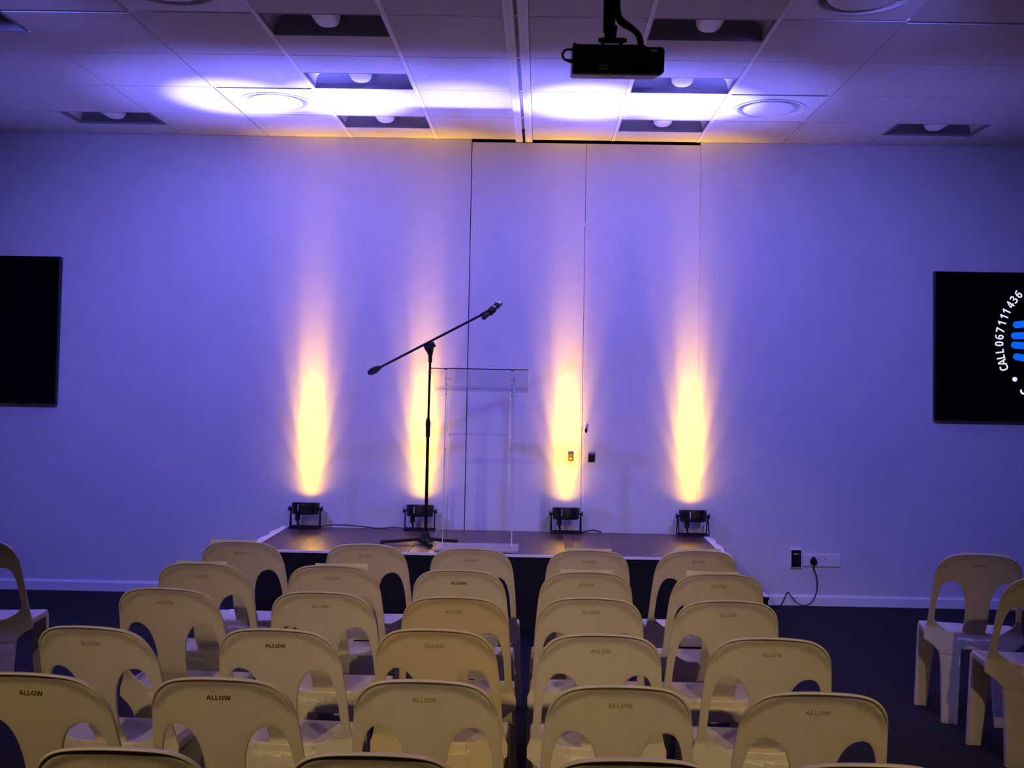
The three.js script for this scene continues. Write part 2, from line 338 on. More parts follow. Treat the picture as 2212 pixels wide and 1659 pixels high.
// ---------------------------------------------------------------- lamps
function spot(parent, colour, candela, half, from, to, soft = 1.2) {
  const s = new THREE.SpotLight(colour, candela, 0, THREE.MathUtils.degToRad(half), 1, 2);
  s.position.set(...from); s.target.position.set(...to); s.castShadow = true; s.shadow.radius = soft; s.shadow.mapSize.set(1024, 1024); s.shadow.camera.near = 0.02;
  parent.add(s); parent.add(s.target); return s;
}
function parCan(name, label, pos, group, lens, tilt) {                // a flat round LED can in a scissor yoke, leaning by tilt radians towards the wall
  const t = thing(name, label, 'stage light', pos, group), c = 0.128;   // c: height of the pivot
  const low = (g) => g.translate(0, -c, 0);
  const body = mesh('lamp_body', low(lathe([[0.0001, 0.088], [0.06, 0.088], [0.084, 0.092], [0.088, 0.1], [0.0885, 0.13], [0.092, 0.134], [0.092, 0.166], [0.09, 0.169], [0.083, 0.169], [0.08, 0.16], [0.0001, 0.16]], 48)), M.black, t);
  body.position.y = c; body.rotation.x = -tilt;
  mesh('lens', low(at(new THREE.CylinderGeometry(0.079, 0.079, 0.004, 40), 0, 0.163, 0)), lens, body);
  mesh('rear_label', low(rbox(-0.032, -0.028, 0.112, 0.156, 0.0865, 0.0945, 0.001)), M.white, body);
  mesh('rear_panel', low(rbox(-0.012, 0.03, 0.112, 0.15, 0.08, 0.0915, 0.003)), M.blackMetal, body);
  mesh('power_socket', merge([rbox(-0.06, -0.03, 0.055, 0.092, 0.02, 0.05, 0.006), rod([-0.046, 0.06, 0.035], [-0.038, 0.016, 0.04], 0.009, 0.006)]), M.matte, t);
  for (const s of [-1, 1]) {
    const bars = [];
    for (const lean of [-1, 1]) bars.push(rod([s * 0.099, c + 0.004, lean * 0.004], [s * 0.1 + lean * 0.004, 0.008, lean * 0.034], 0.0042, 0.0042, 8));
    mesh('yoke_arm', merge(bars), M.matte, t);
    mesh('tilt_knob', merge([rod([s * 0.088, c, 0], [s * 0.106, c, 0], 0.006), rod([s * 0.105, c, 0], [s * 0.113, c, 0], 0.0155, 0.0165, 18)]), M.matte, t);
  }
  mesh('yoke_foot', merge([-1, 1].map((q) => rbox(-0.104, 0.104, 0.001, 0.011, q * 0.034 - 0.011, q * 0.034 + 0.011, 0.003))), M.matte, t);
  return [t, [0, c + 0.045 * Math.cos(tilt), -0.045 * Math.sin(tilt) - 0.041]];   // the diodes nearest the wall light it most
}
const pars = [[-1.45, 'amber stage light at the left end of the stage, lighting the wall'], [-0.675, 'amber stage light behind the microphone stand, lighting the wall'], [0.31, 'amber stage light right of the lectern, below the door lock plates'], [1.163, 'amber stage light at the right end of the stage, lighting the wall']];
for (const [x, label] of pars) {
  const tilt = THREE.MathUtils.degToRad(AMBER_TILT), [t, eye] = parCan('par_light', label, [x, SH, 0.137], 'amber stage lights along the back of the stage', M.amberLens, tilt);
  for (const [half, cd] of AMBER_BEAMS) spot(t, AMBER, cd, half, eye, [0, eye[1] + 2 * Math.cos(tilt), eye[2] - 2 * Math.sin(tilt)], 0.8);
}
const floods = ['blue floor light behind the leftmost front-row chair', 'blue floor light behind the second front-row chair', 'blue floor light behind the third front-row chair', 'blue floor light behind the fourth front-row chair', 'blue floor light behind the rightmost front-row chair'];
BLUE_FLOOR.forEach(([x, ax, k], i) => {
  const [t, eye] = parCan('floor_light', floods[i], [x, 0, 1.2], 'blue floor lights in front of the stage', M.blueLens, 0.1);
  spot(t, BLUE, k * BLUE_BEAM, 9, eye, [ax - x, CEIL, -0.25], 1.5);
  spot(t, BLUE, BLUE_FLOOD * (0.4 + 0.6 * k), 19, eye, [ax * 0.97 - x, CEIL, -0.18], 1.5);
  if (i === 0 || i === 4) spot(t, BLUE, 10, 20, eye, [(i ? 2.2 : -2.8) - x, CEIL, -0.25], 1.5);
});
function ceilingSpot(label, group, [x, y, z], aim, colour, lens, cd, half, size = 1) {
  const t = thing('ceiling_spotlight', label, 'spotlight', [x, y, z], group), d = new THREE.Vector3(aim[0] - x, aim[1] - y, aim[2] - z);
  const q = new THREE.Quaternion().setFromUnitVectors(new THREE.Vector3(0, 1, 0), d.clone().normalize());
  const can = lathe([[0.0001, -0.09], [0.03, -0.088], [0.038, -0.08], [0.04, 0.03], [0.037, 0.03], [0.035, 0.018], [0.0001, 0.018]], 32); can.scale(size, size * 0.8, size); can.applyQuaternion(q); mesh('lamp_body', can, M.black, t);
  const l = new THREE.CylinderGeometry(0.034, 0.034, 0.003, 28); l.translate(0, 0.02, 0); l.scale(size, size * 0.8, size); l.applyQuaternion(q); mesh('lens', l, lens, t);
  mesh('stem', merge([rod([0, 0, 0], [0, CEIL - y, 0], 0.008), rod([0, CEIL - y - 0.008, 0], [0, CEIL - y, 0], 0.04, 0.04, 24)]), M.black, t);
  spot(t, colour, cd, half, new THREE.Vector3(0, 0.034 * size, 0).applyQuaternion(q).toArray(), d.toArray(), 1.6 * size);
}
for (const [x, ax, cd] of BLUE_FILL) ceilingSpot(`added unseen blue fill lamp washing the wall, the ${x < 0 ? 'left' : 'right'} one`, 'added blue fill lamps out of view', [x, 3.09, 3.36], [ax, 0.75, 0], BLUE, M.blueLens, cd, 52, 2);  // these cans are added out of view only to brighten the wall
for (const [x, ax] of WARM_SPOTS) ceilingSpot(`warm ceiling spotlight aimed at the chairs, the ${x < 0 ? 'left' : 'right'} one`, 'warm ceiling spotlights behind the viewer', [x, 3.08, 7.4], [ax, 0.5, 3.58], WARM, M.warmLens, WARM_CANDELA, 24);

// ---------------------------------------------------------------- chairs
const TH = 0.011;
const smooth = (a, b, x) => { const t = Math.max(0, Math.min(1, (x - a) / (b - a))); return t * t * (3 - 2 * t); };
function backZ(x, y) {                                                // rear face of the shell, chair faces -z
  let z = 0.112 - 0.9 * x * x;
  if (y > 0.42) z += (y - 0.42) * 0.33;
  else z += 0.016 * (1 - y / 0.42);
  const rim = 0.6 + 0.184 * Math.max(0, 1 - Math.abs(x / 0.19) ** 3) ** 0.5 - y;   // distance below the top edge, where the back curls rearwards
  z += 0.009 * (1 - smooth(0, 0.035, rim)) * smooth(0.66, 0.73, y);
  const spine = 1 - smooth(0.06, 0.1, Math.abs(x));
  if (y > 0.345) z -= spine * 0.034 * (1 - smooth(0.39, 0.48, y)) * smooth(0.378, 0.388, y);
  return z;
}
function bend(g, move) {                                              // displaces along z by move(x, y) and turns the normals with it
  const p = g.attributes.position, n = g.attributes.normal, e = 1e-4, v = new THREE.Vector3();
  for (let i = 0; i < p.count; i++) {
    const x = p.getX(i), y = p.getY(i), f = move(x, y), fx = (move(x + e, y) - move(x - e, y)) / (2 * e), fy = (move(x, y + e) - move(x, y - e)) / (2 * e);
    v.set(n.getX(i) - n.getZ(i) * fx, n.getY(i) - n.getZ(i) * fy, n.getZ(i)).normalize();
    p.setZ(i, p.getZ(i) + f); n.setXYZ(i, v.x, v.y, v.z);
  }
  return g;
}
function sheet(shape, depth, edge, zf, bevel = 0.0025) {
  let g = new THREE.ExtrudeGeometry(shape, { depth: depth - 2 * bevel, bevelEnabled: bevel > 0, bevelSize: bevel, bevelThickness: bevel, bevelOffset: -bevel, bevelSegments: 2, curveSegments: 14 });
  g = toCreasedNormals(new TessellateModifier(edge, 10).modify(g), 0.7);
  return bend(at(g, 0, 0, bevel - depth), zf);
}
const backShape = new THREE.Shape();
{
  const s = backShape;
  s.moveTo(0.063, 0.3); s.lineTo(0.148, 0.3);
  s.bezierCurveTo(0.155, 0.33, 0.19, 0.35, 0.212, 0.362); s.lineTo(0.213, 0.395);
  s.bezierCurveTo(0.2, 0.42, 0.197, 0.46, 0.195, 0.5);
  s.bezierCurveTo(0.192, 0.57, 0.188, 0.61, 0.185, 0.645); s.bezierCurveTo(0.177, 0.728, 0.152, 0.762, 0.1, 0.775); s.bezierCurveTo(0.05, 0.787, -0.05, 0.787, -0.1, 0.775);
  s.bezierCurveTo(-0.152, 0.762, -0.177, 0.728, -0.185, 0.645); s.bezierCurveTo(-0.188, 0.61, -0.192, 0.57, -0.195, 0.5);
  s.bezierCurveTo(-0.197, 0.46, -0.2, 0.42, -0.213, 0.395); s.lineTo(-0.212, 0.362); s.bezierCurveTo(-0.19, 0.35, -0.155, 0.33, -0.148, 0.3);
  s.lineTo(-0.063, 0.3); s.lineTo(-0.06, 0.335); s.lineTo(0.06, 0.335); s.closePath();
  for (const q of [1, -1]) {
    const h = new THREE.Path();
    h.moveTo(q * 0.05, 0.397); h.lineTo(q * 0.0485, 0.5); h.bezierCurveTo(q * 0.049, 0.575, q * 0.062, 0.648, q * 0.115, 0.649);
    h.bezierCurveTo(q * 0.155, 0.649, q * 0.164, 0.585, q * 0.169, 0.52); h.lineTo(q * 0.172, 0.462); h.bezierCurveTo(q * 0.16, 0.43, q * 0.11, 0.402, q * 0.051, 0.397);
    s.holes.push(h);
  }
}
function lipGeometry() {                                              // rolled rim over the top of the back, thinning down the sides
  const pts = backShape.getPoints(16).filter((p) => p.y > 0.62), v = pts.map((p) => new THREE.Vector3(p.x * 0.995, p.y - 0.002, backZ(p.x, p.y))), path = new THREE.CatmullRomCurve3(v);
  const g = new THREE.TubeGeometry(path, 80, 0.0055, 10), p = g.attributes.position, c = new THREE.Vector3();
  for (let i = 0; i < p.count; i++) {
    const k = Math.floor(i / 11); path.getPointAt(k / 80, c);
    const f = 0.25 + 0.75 * smooth(0.64, 0.75, c.y), roll = 0.004 * smooth(0.66, 0.755, c.y);
    p.setXYZ(i, c.x + (p.getX(i) - c.x) * f, c.y + (p.getY(i) - c.y) * f * 0.62, c.z + (p.getZ(i) - c.z) * f * 1.3 + roll * 0.5 - 0.004);
  }
  g.computeVertexNormals(); return g;
}
const backGeometry = mergeGeometries([plain(sheet(backShape, TH, 0.018, backZ)), plain(lipGeometry())]);
function rearLeg(q) {
  const s = new THREE.Shape([[0.063, 0.302], [0.148, 0.302], [0.143, 0.26], [0.141, 0.2], [0.142, 0], [0.078, 0], [0.067, 0.2]].map(([x, y]) => new THREE.Vector2(q * x, y)));
  return sheet(s, 0.03, 0.05, backZ);
}
function frontLeg(q) {
  const s = new THREE.Shape([[0.118, 0.385], [0.205, 0.385], [0.208, 0.3], [0.218, 0], [0.164, 0], [0.138, 0.25]].map(([x, y]) => new THREE.Vector2(q * x, y)));
  return sheet(s, 0.03, 0.06, (x, y) => -0.105 - 0.02 * (1 - y / 0.385));
}
function seatGeometry() {
  const s = new THREE.Shape();                                        // x across, y forwards
  s.moveTo(-0.203, -0.062); s.bezierCurveTo(-0.14, -0.085, -0.08, -0.098, 0, -0.1); s.bezierCurveTo(0.08, -0.098, 0.14, -0.085, 0.203, -0.062);
  s.lineTo(0.204, 0.1); s.bezierCurveTo(0.204, 0.15, 0.185, 0.158, 0.15, 0.16); s.lineTo(-0.15, 0.16); s.bezierCurveTo(-0.185, 0.158, -0.204, 0.15, -0.204, 0.1); s.closePath();
  let g = new THREE.ExtrudeGeometry(s, { depth: 0.022, bevelEnabled: true, bevelSize: 0.006, bevelThickness: 0.006, bevelOffset: -0.006, bevelSegments: 3, curveSegments: 10 });
  g = toCreasedNormals(new TessellateModifier(0.025, 10).modify(g), 0.7);
  bend(g, (x, y) => {
    const u = Math.max(0, 1 - (x / 0.19) ** 2), v = Math.max(0, 1 - ((y - 0.01) / 0.14) ** 2);
    return 0.376 - 0.016 * u * u * v * v + 0.006 * smooth(-0.02, -0.1, y) - 0.014 * smooth(0.1, 0.165, y);
  });
  g.rotateX(-Math.PI / 2); return g;
}
const font = await new FontLoader().loadAsync('fonts/droid/droid_sans_bold.typeface.json');
function letterGeometry() {
  let g = new TextGeometry('ALLOW', { font, size: 0.0118, depth: 0.0012, curveSegments: 3, bevelEnabled: false });
  g.computeBoundingBox(); const w = g.boundingBox.max.x; const p = g.attributes.position;
  for (let i = 0; i < p.count; i++) { const x = (p.getX(i) - w / 2) * 0.06 / w, y = p.getY(i) + 0.722; p.setXYZ(i, x, y, p.getZ(i) - 0.0006 + backZ(x, y)); }
  g.computeVertexNormals(); return g;
}
const G = { back: backGeometry, seat: seatGeometry(), rl: [rearLeg(1), rearLeg(-1)], fl: [frontLeg(1), frontLeg(-1)], text: letterGeometry() };
function makeChair(material, lettering) {
  const t = new THREE.Group();
  mesh('seat', G.seat, material, t); mesh('backrest', G.back, material, t);
  for (const g of [...G.rl, ...G.fl]) mesh('leg', g, material, t);
  mesh('lettering', G.text, lettering, t).userData = { label: 'small dark lettering reading ALLOW' };
  return t;
}
const protos = M.chairs.map((m) => [makeChair(m, M.fadedLetters), makeChair(m, M.letters)]);
function placeChair(tone, dark, x, z, turn, label) {                  // x, z: top middle of the backrest
  const c = protos[tone][dark ? 1 : 0].clone(); c.name = numbered('plastic_chair');
  const r = THREE.MathUtils.degToRad(turn);
  c.rotation.y = r; c.position.set(x - 0.23 * Math.sin(r), 0, z - 0.23 * Math.cos(r));
  c.userData = { label, category: 'chair', group: 'white plastic chairs in rows before the stage' };
  scene.add(c); return c;
}
const ORD = ['first', 'second', 'third', 'fourth', 'fifth'], ROW = ['front row by the stage', 'second row from the stage', 'third row from the stage', 'fourth row from the stage', 'fifth row from the stage', 'rearmost row, cut by the bottom edge'];
const rows = [
  [[-1.184, 2.514], [-0.633, 2.521], [-0.166, 2.58], [0.343, 2.559], [0.825, 2.515]],
  [[-1.184, 3.026], [-0.675, 3.019], [-0.18, 3.059], [0.313, 3.044], [0.824, 3.027]],
  [[-1.152, 3.481], [-0.617, 3.488], [-0.157, 3.524], [0.307, 3.494], [0.772, 3.493]],
  [[-1.173, 4.008], [-0.638, 3.99], [-0.177, 3.956], [0.312, 3.974], [0.808, 3.975]],
  [[-1.115, 4.459], [-0.651, 4.463], [-0.151, 4.446], [0.33, 4.455], [0.804, 4.476]],
  [null, [-0.705, 4.923], [-0.198, 4.921], [0.319, 4.919], [0.774, 4.918]],
];
const turns = [[1, 0, -1, 0, 2], [0, 0, -1, 1, 0], [-2, -1, 0, 0, 0], [-5, -2, -2, 0, -3], [-4, -1, -1, 0, -1], [0, 0, 0, 0, 0]];
const papered = { '0,0': -0.11, '0,3': 0, '0,4': 0, '1,0': 0, '1,1': 0.1, '1,3': 0, '1,4': -0.07 };
const sheetSpots = [];
rows.forEach((row, i) => row.forEach((p, k) => {
  if (!p) return;
  const tone = (i === 2 || i === 3) && k === 2 ? 2 : i > 3 ? 1 : 0, dark = (i === 4 && k < 2) || (i === 1 && k === 2) || (i === 3 && k === 1);
  const look = tone === 2 ? 'yellowed' : 'white', mark = dark ? ' with clear dark lettering' : '';
  const place = i === 5 ? `${ORD[k - 1]} from the left` : `${ORD[k]} from the left`;
  const c = placeChair(tone, dark, p[0], p[1], turns[i][k], `${look} plastic chair${mark}, ${ROW[i]}, ${place}`);
  if (`${i},${k}` in papered) sheetSpots.push([c, papered[`${i},${k}`], `${ORD[k]} chair from the left, ${ROW[i]}`]);
}));
const sideA = placeChair(0, false, 2.072, 2.467, -11, 'white plastic chair standing alone right of the wall socket, legs in full view');
placeChair(1, false, 2.135, 2.969, -6, 'white plastic chair at the right edge of the view, partly cut off');
placeChair(0, false, -2.325, 2.60, 6, 'white plastic chair at the left edge of the view, half cut off');
sheetSpots.push([sideA, 0.04, 'lone chair at the right']);
for (const [c, dx, where] of sheetSpots) {
  const t = thing('paper_sheet', `white paper sheet above the ${where}`, 'paper', [0, 0, 0], 'paper sheets taped to chair backs');
  const g = new THREE.BoxGeometry(0.2, 0.12, 0.0008, 8, 6, 1), p = g.attributes.position;
  for (let i = 0; i < p.count; i++) { const x = p.getX(i) + dx * 0.35, y = p.getY(i) + 0.7265; p.setXYZ(i, x, y, p.getZ(i) + backZ(x, Math.min(y, 0.78)) - TH - 0.009 + Math.max(0, y - 0.78) * 0.3); }
  g.computeVertexNormals(); mesh('sheet', at(g, 0, 0, 0), M.paper, t);
  t.position.copy(c.position); t.rotation.copy(c.rotation);
}

// ---------------------------------------------------------------- microphone stand and microphone
{
  const zc = 0.69, t = thing('microphone_stand', 'black boom microphone stand with tripod base on the stage', 'microphone stand', [-0.572, SH + 0.0035, zc]);
  const P = (x, y, z = 0) => [x + 0.572, y - SH, z];
  mesh('base', lathe([[0.012, 0.075], [0.02, 0.07], [0.024, 0.055], [0.036, 0.035], [0.046, 0.022], [0.047, 0.01], [0.03, 0.004], [0.012, 0.003]], 24), M.matte, t);
  for (const [fx, fz] of [[-0.262, 0.05], [0.19, -0.03], [0.05, 0.15]]) {
    const l = mesh('leg', rod([fx * 0.12, 0.028, fz * 0.12], [fx, 0.012, fz], 0.0105, 0.0095, 12), M.matte, t);
    mesh('foot_cap', merge([rod([fx * 0.93, 0.013, fz * 0.93], [fx * 1.04, 0.0115, fz * 1.04], 0.0115)]), M.matte, l);
  }
  mesh('pole', merge([rod([0, 0.03, 0], [0, 0.68, 0], 0.0105), rod([0, 0.66, 0], [0.005, 1.17, 0], 0.0078)]), M.blackMetal, t);
  mesh('height_clutch', merge([lathe([[0.0105, 0.655], [0.0145, 0.66], [0.0155, 0.72], [0.0165, 0.73], [0.0155, 0.75], [0.0095, 0.775], [0.0075, 0.776]], 20)]), M.matte, t);
  mesh('boom_clutch', merge([rod([0.005, 1.12, 0], [0.005, 1.17, 0], 0.0115, 0.013), rod([0.005, 1.165, 0], [0.0, 1.205, 0], 0.014, 0.026), rod([-0.03, 1.205, 0.0], [0.03, 1.236, 0.0], 0.02, 0.018), rod([0, 1.215, -0.024], [0, 1.215, 0.028], 0.023, 0.023, 20), rod([0, 1.21, 0.028], [0, 1.21, 0.044], 0.014, 0.011)]), M.matte, t);
  const b0 = P(-0.905, 1.55), b1 = P(-0.248, 1.905);
  mesh('boom_arm', rod(b0, b1, 0.0078), M.blackMetal, t);
  const d = new THREE.Vector3(b1[0] - b0[0], b1[1] - b0[1], 0).normalize();
  const cw = lathe([[0.0001, -0.045], [0.012, -0.042], [0.021, -0.02], [0.022, 0.005], [0.016, 0.032], [0.01, 0.045], [0.0085, 0.046]], 20);
  cw.applyQuaternion(new THREE.Quaternion().setFromUnitVectors(new THREE.Vector3(0, 1, 0), d));
  mesh('counterweight', at(cw, b0[0] - d.x * 0.012, b0[1] - d.y * 0.012, 0), M.matte, t);
  mesh('clip_joint', merge([rod([b1[0] - d.x * 0.01, b1[1] - d.y * 0.01, 0], [b1[0] + d.x * 0.045, b1[1] + d.y * 0.045, 0], 0.0115, 0.012), rod([b1[0] + 0.038, b1[1] + 0.01, -0.012], [b1[0] + 0.038, b1[1] + 0.01, 0.014], 0.013)]), M.matte, t);
  // the clip holds the microphone, which points up and to the right
  const m = thing('microphone', 'handheld microphone with silver grille clipped to the boom arm', 'microphone', [-0.192, 1.934, zc - 0.02]);
  const axis = new THREE.Vector3(0.56, 0.6, -0.57).normalize(), q = new THREE.Quaternion().setFromUnitVectors(new THREE.Vector3(0, 1, 0), axis);
  const clip = lathe([[0.0225, -0.024], [0.0235, 0.0], [0.0245, 0.018], [0.0225, 0.018], [0.0205, -0.024]], 28); clip.applyQuaternion(q);
  mesh('clip_cradle', at(clip, m.position.x + 0.572, m.position.y - SH - 0.0035, -0.02), M.matte, t);
  const part = (name, pts, mat) => { const g = lathe(pts, 30); g.applyQuaternion(q); return mesh(name, g, mat, m); };
  part('handle', [[0.0001, -0.09], [0.013, -0.088], [0.0155, -0.06], [0.0182, 0.02], [0.0215, 0.045], [0.0225, 0.058], [0.0001, 0.06]], M.blackMetal);
  part('collar_ring', [[0.0185, 0.022], [0.0215, 0.024], [0.0215, 0.031], [0.0185, 0.033]], M.steel);
  part('grille', [[0.0001, 0.056], [0.0235, 0.057], [0.0265, 0.066], [0.0275, 0.074], [0.0265, 0.082], [0.022, 0.096], [0.013, 0.106], [0.0001, 0.109]], M.steel);
}

// ---------------------------------------------------------------- acrylic lectern
{
  const t = thing('lectern', 'clear acrylic lectern with tilted top and two slim posts', 'lectern', [-0.243, SH + 0.0008, 0.83]);
  const slab = (w, d, r) => rbox(-w / 2, w / 2, 0, r, -d / 2, d / 2, 0.002, 2);
  const base = mesh('base_plate', slab(0.5, 0.24, 0.015), new THREE.MeshPhysicalMaterial({ color: 0xf2f2f6, transmission: 0.75, roughness: 0.35, ior: 1.49, thickness: 0.02 }), t); base.position.set(0.0, 0.0, 0.0);
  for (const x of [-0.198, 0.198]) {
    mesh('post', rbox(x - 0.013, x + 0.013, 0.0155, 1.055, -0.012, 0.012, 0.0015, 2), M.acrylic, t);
    mesh('highlight_strip', rbox(x + (x > 0 ? 0.006 : -0.0135), x + (x > 0 ? 0.0135 : -0.0085), 0.0155, 1.05, 0.0115, 0.0135, 0.0008, 1), M.postHighlight, t);  // pale strip added as the painted highlight on the post edge
  }
  mesh('shelf', rbox(-0.183, 0.183, 0.683, 0.691, -0.09, 0.0, 0.0015, 1), M.acrylic, t);
  mesh('shelf_bracket', rbox(-0.184, -0.158, 0.676, 0.684, -0.01, 0.012, 0.001, 1), M.white, t);
  // reading top slopes down towards the speaker (the wall), with a lip at its low edge
  const a = 0.36, top = rbox(-0.293, 0.293, 0, 0.006, -0.178, 0.178, 0.0015, 1); top.rotateX(-a);
  const r = mesh('reading_top', at(top, 0, 1.02, 0), M.tinted, t);
  mesh('book_lip', rbox(-0.293, 0.293, 0.945, 0.985, -0.174, -0.168, 0.001, 1), M.tinted, r);
  for (const x of [-0.198, 0.198]) mesh('fixing_bolt', at(new THREE.CylinderGeometry(0.01, 0.01, 0.007, 16), x, 1.084, 0.152), M.blackMetal, r);
  for (const x of [-0.198, 0.198]) for (const y of [0.6, 0.93, 0.96, 0.99]) { const c = new THREE.CylinderGeometry(0.0035, 0.0035, 0.003, 10); c.rotateX(Math.PI / 2); mesh('screw', at(c, x - 0.006, y, 0.013), M.blackMetal, t); }
}

// ---------------------------------------------------------------- wall televisions
function television(label, x0, x1, y0, y1, paint) {
  const w = x1 - x0, h = y1 - y0, t = thing('television', label, 'television', [(x0 + x1) / 2, (y0 + y1) / 2, 0]);
  mesh('wall_bracket', box(-0.3, 0.3, -0.2, 0.2, 0.001, 0.012), M.matte, t);
  mesh('case', rbox(-w / 2, w / 2, -h / 2, h / 2, 0.011, 0.046, 0.006), M.bezel, t);
  let mat = M.screen;
  if (paint) {
    const c = document.createElement('canvas'); c.width = 2048; c.height = Math.round(2048 * h / w);
    const k = 2048 / w, g = c.getContext('2d'); g.fillStyle = '#000'; g.fillRect(0, 0, c.width, c.height); g.translate(c.width / 2, c.height / 2); g.scale(k, k);
    paint(g);
    const tex = new THREE.CanvasTexture(c); tex.colorSpace = THREE.SRGBColorSpace;
    mat = new THREE.MeshPhysicalMaterial({ color: 0x040405, roughness: 0.22, specularIntensity: 0.6, emissive: 0xffffff, emissiveMap: tex, emissiveIntensity: 1 });
  }
  const s = mesh('screen', new THREE.PlaneGeometry(w - 0.02, h - 0.03), mat, t); s.position.set(0, 0.004, 0.0465);
  mesh('bottom_rim', rbox(-w / 2 + 0.002, w / 2 - 0.002, -h / 2, -h / 2 + 0.012, 0.04, 0.0495, 0.002), M.blackMetal, t);
  return t;
}
television('large black blank television on the wall at the left edge', -5.06, -3.223, 1.279, 2.302);
const mm = 0.003168;
television('large television at the right edge showing a round blue and white logo', 2.815, 4.69, 1.279, 2.3, (g) => {
  const R = 150 * mm; g.translate(0, -0.0255);
  g.fillStyle = '#e2e6ff'; g.font = 'bold 0.0815px sans-serif'; g.textAlign = 'center'; g.textBaseline = 'middle';
  const put = (ch, deg, r = R) => { const a = THREE.MathUtils.degToRad(deg); g.save(); g.translate(-Math.cos(a) * r, -Math.sin(a) * r); g.rotate(a - Math.PI / 2); g.scale(0.84, 1); g.fillText(ch, 0, 0); g.restore(); };
  // angles clockwise from the left, measured from the logo's centre
  [['C', -21.1], ['A', -16.5], ['L', -12.1], ['L', -7.5], ['0', -1.4], ['6', 4], ['7', 9.6], ['1', 15.5], ['1', 20.9], ['1', 25.6], ['4', 31.8], ['3', 36.8], ['6', 42.3]].forEach(([ch, a]) => put(ch, a));
  g.beginPath(); g.arc(-125.5 * mm, 81.5 * mm, 5.4 * mm, 0, Math.PI * 2); g.fill();
  g.lineWidth = 4.5 * mm; g.strokeStyle = '#e2e6ff'; g.lineCap = 'round'; g.beginPath(); g.arc(-106 * mm, 107 * mm, 6 * mm, Math.PI * 0.35, Math.PI * 1.05); g.stroke();
  g.strokeStyle = '#0a62f5'; g.lineWidth = 15.5 * mm;
  for (const [x, y, s] of [[-122, -39.5, -0.13], [-126, -15, -0.05], [-126, 5.5, 0.06], [-121.5, 31.5, 0.15]]) { g.beginPath(); g.moveTo(x * mm, y * mm); g.lineTo((x + 70) * mm, (y + 70 * s) * mm); g.stroke(); }
});

